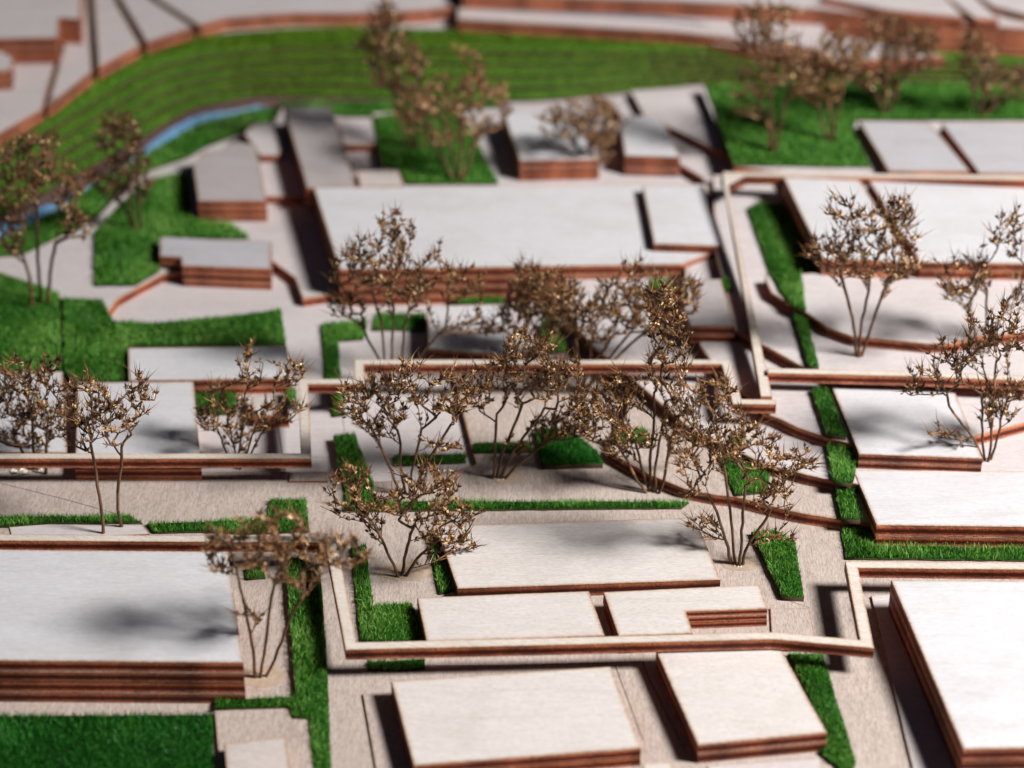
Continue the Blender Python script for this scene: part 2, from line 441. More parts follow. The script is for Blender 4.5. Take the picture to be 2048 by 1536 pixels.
B([(1662, 769), (1905, 772), (1965, 917), (1718, 908)], 1.03, 0.6, 2, 'bluish-white block at the right with a soft tree shadow on its roof')
B([(155, 765), (387, 763), (403, 938), (150, 938)], 0.34, BASE, 2, 'square block under the left walkway with a brown front below it')
B([(-120, 745), (125, 743), (134, 905), (-120, 905)], 0.34, BASE, 2, 'white block at the left edge behind the dark twiggy tree')
B([(256, 696), (573, 692), (583, 756), (388, 760), (258, 761)], 0.34, BASE, 2, 'long low block along the front edge of the left lawn')
B([(502, 792), (572, 788), (578, 831), (506, 831)], 0.22, BASE, 1, 'tiny block in the courtyard behind the orange-brown tree', M_ROOF2)
B([(321, 473), (543, 484), (541, 538), (364, 531), (361, 514), (319, 512)], 0.55, BASE, 3, 'pale blue-grey block with a notched front left corner, left of the big hall', M_GREY)
B([(386, 330), (400, 318), (402, 305), (440, 300), (470, 283), (512, 290), (533, 402), (396, 402)], 0.82, 0.12, 3, 'warm grey block with a stepped back edge beside the river lawn', M_TAUPE)
B([(567, 214), (663, 214), (712, 374), (614, 376)], 1.05, 0.3, 3, 'long narrow grey block behind the left end of the big hall', M_TAUPE)
B([(712, 342), (797, 340), (808, 372), (720, 374)], 0.9, 0.5, 1, 'low beige block tucked behind the big hall', M_ROOF2)
B([(627, 375), (1415, 368), (1450, 495), (1366, 528), (680, 539)], 1.05, BASE, 4, 'big white hall block, the largest roof in the middle')
B([(1285, 372), (1408, 370), (1447, 492), (1308, 487)], 1.32, 1.06, 1, 'thin white sheet block on top of the right end of the big hall')
B([(1347, 560), (1442, 558), (1470, 653), (1381, 652)], 1.38, 0.85, 2, 'brownish block beside the long slanting walkway, with an orange two-layer front', M_TAUPE)
B([(855, 612), (1000, 608), (1040, 712), (857, 698)], 0.42, BASE, 2, 'blue-grey block behind the middle walkway shaded by a tree')
B([(1567, 355), (1717, 356), (1822, 524), (1646, 517)], 2.03, 1.2, 2, 'white block right of the dark-shaded grass with the round tree before it')
B([(1736, 358), (2300, 360), (2300, 532), (1840, 524)], 2.03, 1.5, 2, 'wide white block at the right edge, behind the two standing trees')
B([(1717, 241), (1857, 243), (1940, 343), (1778, 342)], 1.85, 1.5, 1, 'grey far block right of the far lawn, left one of the pair', M_GREY)
B([(1883, 247), (2300, 247), (2300, 350), (1958, 346)], 1.85, 1.5, 1, 'grey far block cut off by the right edge, right one of the pair', M_GREY)
B([(1005, 220), (1150, 214), (1197, 319), (1040, 322)], 1.3, 0.6, 3, 'far block with an orange front, shaded by the pale far tree')
B([(1238, 232), (1322, 230), (1360, 314), (1250, 311)], 1.3, 0.65, 3, 'smaller far block with an orange front, next to the slanting dark step')

# thin plates let into the ground
def thin(pts, label, z=0.05, mat=None, zb=0.0):
    o = sheet('ground_plate', W(pts, z), z, z - zb, mat or M_GROUND, rim=0.06)
    return tag(o, label, 'ground plate')
thin([(1540, 1215), (1617, 1217), (1637, 1300), (1545, 1300)], 'thin square ground plate right of the notched block')
thin([(428, 1421), (575, 1416), (584, 1437), (614, 1437), (640, 1640), (450, 1640)], 'thin stepped ground plate in front of the dark lawn corner', 0.10)
thin([(725, 1387), (800, 1383), (850, 1640), (770, 1640)], 'thin narrow ground plate left of the wide front block')
thin([(1742, 1191), (1800, 1188), (1990, 1640), (1850, 1640)], 'thin long ground plate in the shadow of the large right block', 0.06, M_GROUND2)
thin([(1415, 1532), (1530, 1524), (1640, 1517), (1660, 1640), (1425, 1640)], 'thin pale ground plate at the bottom edge below the bright block', 0.04, M_GROUND2)
thin([(578, 947), (650, 946), (655, 962), (578, 962)], 'small loose square of veneer by the walkway corner', 0.05)
thin([(18, 1054), (100, 1048), (285, 1050), (300, 1068), (25, 1080)], 'pale ground plate between the left grass strip and the front walkway', 0.03, M_GROUND2)

# scored lines
def score(pts, z, w=0.02):
    V, Fs = [], []
    P_ = [at(x, y, z + 0.004) for x, y in pts]
    for a, b in zip(P_[:-1], P_[1:]):
        d = (b - a); d /= np.linalg.norm(d[:2])
        nrm = np.array([-d[1], d[0], 0]) * w / 2
        k = len(V)
        V += [a + nrm, a - nrm, b - nrm, b + nrm]
        Fs.append((k, k + 1, k + 2, k + 3))
    o = link_mesh('score_line', V, Fs, [M_SCORE], P_[0])
    return tag(o, kind='structure')
score([(-60, 950), (0, 966), (120, 996), (200, 1018), (275, 1040)], 0, 0.018)
score([(735, 1332), (1000, 1331), (1290, 1323)], 0, 0.035)
score([(735, 1285), (735, 1338)], 0, 0.03)
score([(1285, 1323), (1300, 1360), (1370, 1500)], 0, 0.02)
score([(1600, 1090), (1560, 1195), (1620, 1216)], 0, 0.012)
score([(555, 845), (570, 943)], BASE, 0.03)
score([(420, 905), (655, 915)], BASE, 0.012)
score([(606, 598), (700, 575)], 0.0 + BASE, 0.015)
score([(675, 760), (690, 870)], BASE, 0.012)
score([(575, 1340), (595, 1400)], 0, 0.02)
score([(1230, 1330), (1286, 1480)], 0, 0.02)

# ------------------------------------------------------------------ walkways
def strip(name, pts, zs, width, parent, th=0.28, grain=M_DECK):
    """pts: centreline pixels, zs: height of the deck top at each"""
    P_ = np.array([at(x, y, z) for (x, y), z in zip(pts, zs)])
    n = len(P_)
    L, R = [], []
    for i in range(n):
        d1 = P_[i] - P_[i - 1] if i else P_[1] - P_[0]
        d2 = P_[i + 1] - P_[i] if i < n - 1 else P_[-1] - P_[-2]
        d1 = d1[:2] / np.linalg.norm(d1[:2]); d2 = d2[:2] / np.linalg.norm(d2[:2])
        n1 = np.array([-d1[1], d1[0]]); n2 = np.array([-d2[1], d2[0]])
        m = n1 + n2; m = m / max(0.5, np.dot(m, m) / 2)
        L.append(P_[i][:2] + m * width / 2); R.append(P_[i][:2] - m * width / 2)
    return sheet(name, L + R[::-1], list(zs) + list(zs)[::-1], th, grain, parent, rim=0.085, cham=0.008)
w1 = empty('raised_walkway', at(1100, 740, 0.0)); tag(w1, 'long zigzag raised plywood walkway from the left edge through the middle trees to the right', 'model walkway')
strip('walkway_strip', [(-120, 912), (612, 912), (606, 763), (719, 763), (718, 724), (1452, 724), (1474, 803), (1552, 804)],
      [0.80, 0.80, 0.84, 0.90, 0.92, 1.25, 1.30, 1.32], 0.265, w1)
strip('walkway_strip', [(1533, 793), (1447, 345), (1449, 347.5), (2200, 357)], [1.32, 1.98, 1.98, 2.4], 0.30, w1)
strip('walkway_strip', [(1535, 741), (1800, 747), (2200, 762)], [1.48, 1.52, 1.56], 0.27, w1)
w2 = empty('raised_walkway', at(1100, 1290, 0.0)); tag(w2, 'raised plywood walkway crossing the foreground in front of the oblong blocks', 'model walkway')
strip('walkway_strip', [(-120, 1074), (661, 1079), (702, 1292), (1130, 1282), (1545, 1271), (1734, 1288), (1703, 1129), (2200, 1134)],
      [0.88, 0.84, 0.84, 0.83, 0.82, 0.80, 0.80, 0.85], 0.28, w2)

# ------------------------------------------------------------------ turf and static grass
nrg = np.random.default_rng(11)
def sample_poly(poly, n):
    tris = tessellate_polygon([[Vector((p[0], p[1], 0)) for p in poly]])
    P_ = np.array([[p[0], p[1]] for p in poly])
    T = np.array(tris)
    A, B_, C = P_[T[:, 0]], P_[T[:, 1]], P_[T[:, 2]]
    ar = np.abs((B_ - A)[:, 0] * (C - A)[:, 1] - (B_ - A)[:, 1] * (C - A)[:, 0]) / 2
    n = int(n * ar.sum()) if n < 1e5 else n
    idx = nrg.choice(len(T), n, p=ar / ar.sum())
    u, v = nrg.random(n), nrg.random(n)
    f = u + v > 1; u[f], v[f] = 1 - u[f], 1 - v[f]
    return A[idx] + (B_ - A)[idx] * u[:, None] + (C - A)[idx] * v[:, None]

def turf(pts, z, label, dens=1500, h=0.155, w=0.0125, th=0.05, mat=None, name='grass_turf', var=1.0):
    mat = mat or M_BLADE
    zt = z + th
    poly = [at(x, y, zt)[:2] for x, y in pts]
    if area2(poly) < 0: poly = poly[::-1]
    # turf mat: slightly ragged outline
    q = []
    for i in range(len(poly)):
        a, b = np.array(poly[i]), np.array(poly[(i + 1) % len(poly)])
        L = np.linalg.norm(b - a); k = max(1, min(40, int(L / 0.35)))
        for j in range(k):
            off = np.array([-(b - a)[1], (b - a)[0]]) / (L + 1e-9) * (rng.uniform(-0.018, 0.018) if j else 0)
            q.append(a + (b - a) * j / k + off)
    n = len(q)
    V = [(p[0], p[1], z) for p in q] + [(p[0], p[1], zt) for p in q]
    Fs = [(i, (i + 1) % n, n + (i + 1) % n, n + i) for i in range(n)]
    mi = [1] * n
    for a, b, c in tessellate_polygon([[Vector((p[0], p[1], 0)) for p in q]]):
        Fs.append((n + a, n + b, n + c)); mi.append(0)
    nv = len(V)
    pts2 = sample_poly(poly, dens)
    m = len(pts2)
    # clumpy lean field
    ph = nrg.random(6) * 6.28
    fx = np.sin(pts2[:, 0] * 2.1 + ph[0]) + np.sin(pts2[:, 1] * 2.9 + ph[1]) + 0.7 * np.sin(pts2[:, 0] * 5.3 + pts2[:, 1] * 4.1 + ph[2])
    fy = np.sin(pts2[:, 0] * 2.7 + ph[3]) + np.sin(pts2[:, 1] * 1.9 + ph[4])
    ang = nrg.normal(0, 1.3, m) + fx * 0.8 * var
    lean = np.abs(nrg.normal(0.32, 0.26, m))
    hh = h * nrg.uniform(0.55, 1.15, m) * (1 + 0.12 * var * fy)
    tw = nrg.uniform(0, math.pi, m)
    dx, dy = np.cos(ang), np.sin(ang)
    sx, sy = np.cos(tw) * w / 2, np.sin(tw) * w / 2
    B0 = np.c_[pts2, np.full(m, zt - 0.01)]
    mid = B0 + np.c_[dx * lean * hh * 0.35, dy * lean * hh * 0.35, hh * 0.55]
    tip = B0 + np.c_[dx * lean * hh * 1.15, dy * lean * hh * 1.15, hh * np.sqrt(np.clip(1 - (lean * 0.7) ** 2, 0.15, 1))]
    S = np.c_[sx, sy, np.zeros(m)]
    VV = np.stack([B0 - S, B0 + S, mid + S * 0.8, mid - S * 0.8, tip], axis=1).reshape(-1, 3)
    base_i = nv + np.arange(m) * 5
    t = np.clip(0.48 + 0.10 * var * fy + nrg.normal(0, 0.2, m), 0, 1)
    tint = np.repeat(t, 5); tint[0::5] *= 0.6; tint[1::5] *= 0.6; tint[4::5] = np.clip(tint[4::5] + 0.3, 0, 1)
    quads = np.c_[base_i, base_i + 1, base_i + 2, base_i + 3]
    tris = np.c_[base_i + 3, base_i + 2, base_i + 4]
    allV = np.vstack([np.array(V), VV])
    loops = np.concatenate([np.concatenate([np.array(f) for f in Fs]), quads.ravel(), tris.ravel()])
    tot = np.concatenate([np.array([len(f) for f in Fs]), np.full(m, 4), np.full(m, 3)])
    starts = np.r_[0, np.cumsum(tot)[:-1]]
    org = np.array([np.mean([p[0] for p in poly]), np.mean([p[1] for p in poly]), z])
    me = bpy.data.meshes.new(name)
    me.vertices.add(len(allV)); me.vertices.foreach_set('co', (allV - org).ravel())
    me.loops.add(len(loops)); me.loops.foreach_set('vertex_index', loops.astype(np.int32))
    me.polygons.add(len(tot)); me.polygons.foreach_set('loop_start', starts.astype(np.int32)); me.polygons.foreach_set('loop_total', tot.astype(np.int32))
    me.materials.append(M_TURF); me.materials.append(M_TURF_EDGE); me.materials.append(mat)
    me.polygons.foreach_set('material_index', np.concatenate([np.array(mi), np.full(2 * m, 2)]).astype(np.int32))
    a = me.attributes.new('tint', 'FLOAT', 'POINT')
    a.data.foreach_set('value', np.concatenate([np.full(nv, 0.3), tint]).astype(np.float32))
    me.update(calc_edges=True); me.validate()
    o = bpy.data.objects.new(name, me); COL.objects.link(o); o.location = org
    return tag(o, label, 'grass', kind='stuff')

turf([(568, 1112), (600, 1118), (640, 1135), (652, 1300), (668, 1640), (636, 1640), (618, 1440), (584, 1434), (578, 1414), (428, 1418), (430, 1400), (592, 1394), (585, 1300)], 0, 'long green turf strip running down beside the left foreground tree', th=0.11)
turf([(-200, 1434), (424, 1430), (430, 1640), (-200, 1640)], 0, 'dark green lawn in the lower left corner', 1100, 0.17, 0.016, mat=M_BLADE_DARK)
turf([(1682, 1054), (1728, 1054), (1749, 1092), (2200, 1098), (2200, 1122), (1691, 1117)], 0, 'bright green turf strip in front of the white right-edge block')
turf([(1669, 976), (1704, 974), (1721, 1041), (1683, 1038)], 0.3, 'small turf square on the lowest step of the slanting grass strip', th=0.11)
turf([(1651, 880), (1692, 878), (1712, 935), (1704, 967), (1667, 964)], 0.6, 'turf piece on the middle step of the slanting grass strip', th=0.11)
turf([(1622, 779), (1656, 773), (1692, 874), (1652, 869)], 0.9, 'turf piece on the upper step, just below the right walkway', th=0.11)
turf([(1583, 620), (1612, 632), (1638, 734), (1617, 734)], 1.2, 'narrow turf strip just above the right walkway', th=0.11)
turf([(1494, 418), (1515, 406), (1580, 410), (1650, 562), (1545, 562), (1530, 520)], 1.2, 'turf wedge in the dark shadow left of the white right block', 1100)
turf([(1543, 549), (1602, 546), (1612, 624), (1583, 612), (1560, 582)], 1.5, 'narrow turf piece between the shaded wedge and the curved step', 1100)
turf([(1502, 1064), (1552, 1062), (1590, 1084), (1608, 1196), (1563, 1194)], 0, 'tapering turf wedge right of the tree by the clipped block', th=0.11)
turf([(1575, 1308), (1645, 1308), (1712, 1527), (1690, 1560), (1674, 1535), (1637, 1506), (1652, 1466)], 0, 'turf strip right of the bright front block', 1300)
turf([(702, 1096), (732, 1090), (746, 1211), (824, 1206), (850, 1284), (722, 1284)], 0, 'L-shaped turf inside the foreground walkway corner')
turf([(735, 1324), (850, 1318), (850, 1335), (800, 1341), (735, 1339)], 0, 'small turf sliver under the foreground walkway')
turf([(856, 1074), (872, 1082), (908, 1180), (878, 1187)], 0, 'narrow shaded turf strip left of the clipped block')
turf([(688, 1022), (1200, 1017), (1362, 1016), (1378, 1004), (880, 1003), (750, 1003), (745, 966), (716, 888), (711, 868), (666, 872), (690, 985)], 0, 'long L-shaped turf strip crossing the middle below the trees', 1700, 0.17)
turf([(787, 912), (932, 908), (932, 924), (790, 931)], BASE, 'turf strip behind the stems of the three-stemmed middle tree')
turf([(948, 886), (1062, 885), (1066, 903), (948, 905)], 0, 'turf strip left of the curved-stem tree base')
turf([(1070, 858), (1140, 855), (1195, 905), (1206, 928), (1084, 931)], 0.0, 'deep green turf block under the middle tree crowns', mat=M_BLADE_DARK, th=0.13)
turf([(1222, 862), (1290, 858), (1304, 882), (1236, 886)], 0.3, 'small turf patch behind the upright middle tree')
turf([(1432, 908), (1462, 904), (1540, 946), (1536, 984), (1470, 990)], 0.3, 'turf patch seen through the leaning tree crown')
turf([(1458, 868), (1486, 866), (1492, 893), (1466, 890)], 0.6, 'tiny turf tuft behind the leaning tree crown')
turf([(-120, 1034), (258, 1032), (285, 1046), (100, 1045), (15, 1053), (-120, 1052)], 0, 'left half of the turf strip behind the foreground walkway', 1700, 0.17)
turf([(293, 1048), (400, 1044), (536, 1038), (540, 1000), (612, 1000), (618, 1062), (480, 1067), (400, 1063), (306, 1065)], 0, 'right half of the turf strip behind the foreground walkway, with a raised end', 1700, 0.17)
turf([(490, 1137), (528, 1134), (531, 1155), (492, 1158)], 0, 'tiny turf square behind the left foreground tree')
turf([(388, 775), (472, 775), (472, 828), (393, 830)], BASE, 'turf square behind the orange-brown courtyard tree')
turf([(570, 778), (592, 778), (594, 806), (577, 808)], BASE, 'little turf square beside the walkway corner post')
turf([(643, 648), (735, 640), (727, 678), (676, 682), (682, 755), (690, 830), (665, 832), (650, 755)], BASE, 'turf strip passing under the zigzag of the walkway', 1200)
turf([(752, 627), (852, 627), (850, 660), (745, 660)], BASE, 'turf strip below the big hall behind the tall middle tree', 1200)
turf([(905, 600), (1010, 592), (1012, 606), (905, 610)], 0.0, 'thin turf line between the big hall and the shaded block', 900)
turf([(1080, 640), (1122, 640), (1138, 705), (1090, 705)], 0.0, 'turf patch behind the middle walkway among the crowns', 900)
turf([(1295, 560), (1345, 558), (1350, 580), (1300, 582)], 0.9, 'small turf patch left of the brownish block', 900)
turf([(1442, 556), (1455, 556), (1464, 582), (1448, 582)], 1.2, 'tiny turf sliver right of the brownish block', 900)
turf([(-120, 548), (0, 550), (60, 566), (118, 588), (123, 745), (-120, 745)], BASE, 'left lawn piece at the left edge behind the white block', 800, 0.16, 0.018, th=0.28)
turf([(126, 597), (205, 600), (226, 642), (300, 647), (430, 636), (562, 619), (572, 690), (256, 693), (255, 764), (150, 765), (128, 745)], BASE, 'large lawn behind the long low block', 900, 0.16, 0.018, th=0.27)
turf([(187, 468), (240, 410), (294, 362), (376, 345), (384, 440), (461, 447), (499, 476), (318, 477), (320, 540), (270, 570), (190, 571)], 0.12, 'lawn left of the stepped grey block', 600, 0.17, 0.022, mat=M_BLADE)
turf([(-200, 520), (0, 478), (110, 424), (200, 362), (300, 304), (400, 248), (520, 218), (563, 216), (562, 244), (547, 246), (506, 246), (485, 267), (407, 297), (372, 318), (297, 342), (250, 375), (190, 440), (40, 515), (0, 540), (-200, 560)], BASE, 'near river bank lawn along the blue water', 600, 0.17, 0.026)
turf([(556, 205), (1000, 203), (1000, 216), (900, 216), (748, 233), (690, 233), (566, 214)], 0.12, 'narrow green strip along the river end behind the long grey block', 400, 0.17, 0.028)
turf([(745, 234), (900, 216), (950, 262), (965, 307), (997, 367), (811, 368), (797, 339), (764, 333)], 0.6, 'lawn behind the big hall under the two far trees', 560, 0.14, 0.026, var=0.3)
turf([(1408, 170), (1700, 168), (2200, 170), (2200, 240), (1712, 240), (1705, 268), (1741, 334), (1467, 330)], 1.5, 'far right lawn with four blurred trees', 560, 0.13, 0.026, var=0.25)
for k, (fr, nx, z) in enumerate(TERR):
    poly = [tuple(q) for q in fr] + [tuple(q) for q in nx[::-1]]
    turf(poly, z - 0.10, ['lowest', 'second', 'third', 'fourth', 'topmost'][k] + ' grass terrace of the far river bank', 560, 0.055, 0.03, th=0.12, mat=M_BLADE_FAR, var=0.15)

# ------------------------------------------------------------------ dried-twig trees
def tree(label, base, zg, blobs, tips=80, stems=3, spread=0.12, seed=0, rtip=0.0105, dens=1.0, glue=None, pale=0.0, grp='dried twig trees'):
    tips = int(tips * 1.6)
    R = np.random.default_rng(seed + 100)
    b0 = at(base[0], base[1], zg)
    pxcm = F_PX / np.linalg.norm(b0 - CAM)
    areas = np.array([r[2] * r[3] for r in blobs], float)
    pts = []
    for i in R.choice(len(blobs), tips, p=areas / areas.sum()):
        cx, cy, rx, ry = blobs[i]
        a, q = R.random() * 6.283, math.sqrt(R.random())
        dep = R.normal(0, 0.55) * rx / pxcm + (math.sin(i * 2.4 + seed) * 0.35)
        pts.append(at_depth(cx + math.cos(a) * q * rx, cy + math.sin(a) * q * ry, b0[1] + dep) - b0)
    pts = np.array(pts)
    pts[:, 2] = np.maximum(pts[:, 2], 0.25)
    cen = pts.mean(axis=0)
    # stems
    key = pts[:, 0] / (pts[:, 2] + 0.3)
    order = np.argsort(key)
    groups = np.array_split(order, stems)
    pos, par = [], []
    roots = []
    for gi, g in enumerate(groups):
        gp = pts[g]
        c = gp.mean(axis=0)
        off = np.array([R.uniform(-1, 1), R.uniform(-1, 1), 0]) * spread
        off[0] = (gi - (stems - 1) / 2) * spread
        start = off
        k0 = len(pos); pos.append(start); par.append(-1); roots.append(k0)
        nseg = 9
        side = R.normal(0, 0.04, 3); side[2] = 0
        tgt = c * R.uniform(0.62, 0.8)
        for j in range(1, nseg + 1):
            t = j / nseg
            lean = np.array([tgt[0] * (0.75 * t + 0.25 * t * t), tgt[1] * (0.75 * t + 0.25 * t * t), tgt[2] * t])
            p = start * (1 - t) + lean + side * math.sin(t * math.pi * 1.7) + R.normal(0, 0.010, 3)
            pos.append(p); par.append(len(pos) - 2 if j > 1 else k0)
        plen = {k0 + i: i for i in range(nseg + 1)}
        avail = list(range(k0 + 2, len(pos)))
        dist_root = {i: np.linalg.norm(pos[i]) for i in avail}
        od = g[np.argsort(np.linalg.norm(pts[g] - tgt * 0.6, axis=1))]
        for ti in od:
            T = pts[ti]
            arr = np.array([pos[i] for i in avail])
            d = np.linalg.norm(arr - T, axis=1)
            # prefer parents lower than the tip and limit sharp backwards branching
            pen = np.where(arr[:, 2] > T[2] - 0.05, 0.6 + 1.5 * (arr[:, 2] - T[2]), 0)
            cost = d + pen + 0.12 * np.array([dist_root[i] for i in avail])
            a = avail[int(np.argmin(cost))]
            A = pos[a]; D = T - A; L = np.linalg.norm(D)
            ns = max(2, int(L / 0.13))
            bend = R.normal(0, 0.05, 3) * L; bend[2] = -abs(bend[2]) * 0.6
            prev = a
            for j in range(1, ns + 1):
                t = j / ns
                p = A + D * t + bend * math.sin(t * math.pi) + R.normal(0, 0.005, 3)
                pos.append(p); par.append(prev); prev = len(pos) - 1
                avail.append(prev); dist_root[prev] = dist_root[a] + L * t
    pos = np.array(pos); n = len(pos)
    own = [0] * n
    for i in range(n): own[i] = i if par[i] < 0 else own[par[i]]
    cnt = np.zeros(n)
    kids = [[] for _ in range(n)]
    for i in range(n - 1, -1, -1):
        if not kids[i]: cnt[i] = 1
        if par[i] >= 0:
            kids[par[i]].append(i); cnt[par[i]] += cnt[i]
    # par index always smaller than child index
    rad = rtip * np.power(cnt, 0.40)
    rad = np.minimum(rad, 0.068)
    SID = 5
    root = empty('twig_tree', b0)
    tag(root, label, 'model tree', grp)
    parts = {r_: ([], [], []) for r_ in roots}
    for i in range(n):
        p = par[i]
        if p < 0: continue
        V, Fs, tint = parts[own[i]]
        a, b = pos[p], pos[i]
        d = b - a; L = np.linalg.norm(d)
        if L < 1e-5: continue
        d /= L
        u = np.cross(d, [0.3, 1, 0.2]); u /= np.linalg.norm(u); w = np.cross(d, u)
        ra, rb = rad[i] * 1.08 if par[p] >= 0 else rad[p] * 1.25, rad[i]
        k = len(V)
        tt = float(np.clip(0.42 + R.normal(0, 0.2) - rad[i] * 4 + pale, 0, 1))
        for c_, r_ in ((a, ra), (b, rb)):
            for s in range(SID):
                an = 6.2832 * s / SID
                V.append(c_ + (u * math.cos(an) + w * math.sin(an)) * r_); tint.append(tt)
        for s in range(SID):
            s2 = (s + 1) % SID
            Fs.append((k + s, k + s2, k + SID + s2, k + SID + s))
    for V, Fs, tint in parts.values():
        link_mesh('trunk', np.array(V) + b0, Fs, [M_STEM], b0, root, None, {'tint': tint}, smooth=True)
    # bracts, seed cups and thorns on the outer twigs
    V, Fs, tint = [], [], []
    def leaf(o_, d, size, wdt, t):
        u = np.cross(d, R.normal(0, 1, 3)); u /= (np.linalg.norm(u) + 1e-9)
        nn = np.cross(d, u)
        k = len(V)
        V.extend([o_, o_ + d * size * 0.5 + u * wdt + nn * size * 0.10, o_ + d * size + nn * size * 0.28, o_ + d * size * 0.5 - u * wdt + nn * size * 0.10, o_ + d * size * 0.52 - nn * size * 0.05])
        Fs.extend([(k, k + 1, k + 4), (k + 1, k + 2, k + 4), (k + 2, k + 3, k + 4), (k + 3, k, k + 4)])
        tint.extend([t * 0.5, t, min(1, t * 1.2), t, t * 0.9])
    def thorn(o_, d, size, t):
        u = np.cross(d, [0.1, 1, 0.3]); u /= np.linalg.norm(u); w = np.cross(d, u)
        k = len(V); r_ = 0.015
        for s in range(3):
            an = 2.0944 * s
            V.append(o_ + (u * math.cos(an) + w * math.sin(an)) * r_)
        V.append(o_ + d * size + u * size * 0.06)
        Fs.extend([(k, k + 1, k + 3), (k + 1, k + 2, k + 3), (k + 2, k, k + 3)])
        tint.extend([t] * 4)
    def rnd_dir(up=0.6):
        v = R.normal(0, 1, 3); v[2] = abs(v[2]) * 0.8 + up * R.random() - 0.25
        return v / np.linalg.norm(v)
    for i in range(n):
        if par[i] < 0: continue
        tipn = not kids[i]
        if tipn or (cnt[i] <= 6 and R.random() < 0.72 * dens) or (cnt[i] <= 14 and R.random() < 0.2 * dens):
            ax = pos[i] - pos[par[i]]; ax /= (np.linalg.norm(ax) + 1e-9)
            nb = R.integers(5, 9) if tipn else R.integers(2, 6)
            bt = float(np.clip(R.normal(0.34, 0.17) + pale, 0.03, 1))
            for _ in range(nb):
                d = rnd_dir() * 0.9 + ax * 0.7; d /= np.linalg.norm(d)
                s = R.uniform(0.07, 0.165)
                leaf(pos[i] + R.normal(0, 0.012, 3), d, s, s * R.uniform(0.13, 0.30), float(np.clip(bt + R.normal(0, 0.12), 0, 1)))
            if R.random() < 0.22:       # pale open seed cup
                d = rnd_dir(1.0)
                for _ in range(4):
                    dd = d + R.normal(0, 0.35, 3); dd /= np.linalg.norm(dd)
                    leaf(pos[i] + d * 0.02, dd, R.uniform(0.09, 0.13), 0.036, float(R.uniform(0.75, 1.0)))
            if tipn or R.random() < 0.55:
                for _ in range(R.integers(1, 4) if tipn else 1):
                    d = rnd_dir(0.9) * 0.65 + ax * 0.9; d /= np.linalg.norm(d)
                    thorn(pos[i], d, R.uniform(0.22, 0.62), float(np.clip(R.normal(0.4, 0.15), 0, 1)))
    # short side twigs that carry their own bracts and needles
    for i in range(n):
        if par[i] < 0 or cnt[i] > 16 or R.random() > 0.42 * dens: continue
        ax = pos[i] - pos[par[i]]; ax /= (np.linalg.norm(ax) + 1e-9)
        d = rnd_dir(0.8) + ax * 0.9; d /= np.linalg.norm(d)
        L = R.uniform(0.10, 0.30); e = pos[i] + d * L
        tt = float(np.clip(R.normal(0.3, 0.12) + pale, 0, 1))
        u = np.cross(d, [0.1, 1, 0.3]); u /= np.linalg.norm(u); w = np.cross(d, u); k = len(V)
        for c_, r_ in ((pos[i], 0.018), (e, 0.012)):
            for q_ in range(3):
                V.append(c_ + (u * math.cos(2.0944 * q_) + w * math.sin(2.0944 * q_)) * r_); tint.append(tt)
        for q_ in range(3):
            Fs.append((k + q_, k + (q_ + 1) % 3, k + 3 + (q_ + 1) % 3, k + 3 + q_))
        for _ in range(R.integers(3, 7)):
            dd = rnd_dir() * 0.8 + d * 0.7; dd /= np.linalg.norm(dd)
            s = R.uniform(0.07, 0.16)
            leaf(pos[i] + d * L * R.uniform(0.5, 1.0), dd, s, s * R.uniform(0.13, 0.30), float(np.clip(tt + R.normal(0.06, 0.14), 0, 1)))
        for _ in range(R.integers(1, 3)):
            dd = rnd_dir(0.7) * 0.6 + d; dd /= np.linalg.norm(dd)
            thorn(e, dd, R.uniform(0.18, 0.5), tt)
    link_mesh('crown', np.array(V) + b0, Fs, [M_BRACT], b0, root, None, {'tint': tint})
    if glue:
        gw, gd, gx, gy = glue
        c = b0 + np.array([gx, gy, 0.006])
        V = [c]; m = 22
        for s in range(m):
            a = 6.2832 * s / m; q = R.uniform(0.85, 1.08)
            V.append(c + np.array([math.cos(a) * gw * q, math.sin(a) * gd * q, 0]))
        link_mesh('glue_stain', V, [(0, 1 + s, 1 + (s + 1) % m) for s in range(m)], [M_STAIN], c, root)
        for _ in range(5):
            cc = b0 + np.array([R.uniform(-.1, .14), R.uniform(-.1, .05), 0.0])
            V, Fs = [], []
            for rI, (rz, rr_) in enumerate(((0, 0.05), (0.02, 0.045), (0.035, 0.025))):
                for s in range(7):
                    a = 6.2832 * s / 7
                    V.append(cc + np.array([math.cos(a) * rr_ * 0.6, math.sin(a) * rr_ * 0.6, rz * 0.6]) + R.normal(0, 0.006, 3) * (rI > 0))
            V.append(cc + np.array([0, 0, 0.026]))
            for rI in range(2):
                for s in range(7): Fs.append((rI * 7 + s, rI * 7 + (s + 1) % 7, rI * 7 + 7 + (s + 1) % 7, rI * 7 + 7 + s))
            for s in range(7): Fs.append((14 + s, 14 + (s + 1) % 7, 21))
            link_mesh('glue_drop', V, Fs, [M_GLUE], cc, root, smooth=True)
    return root

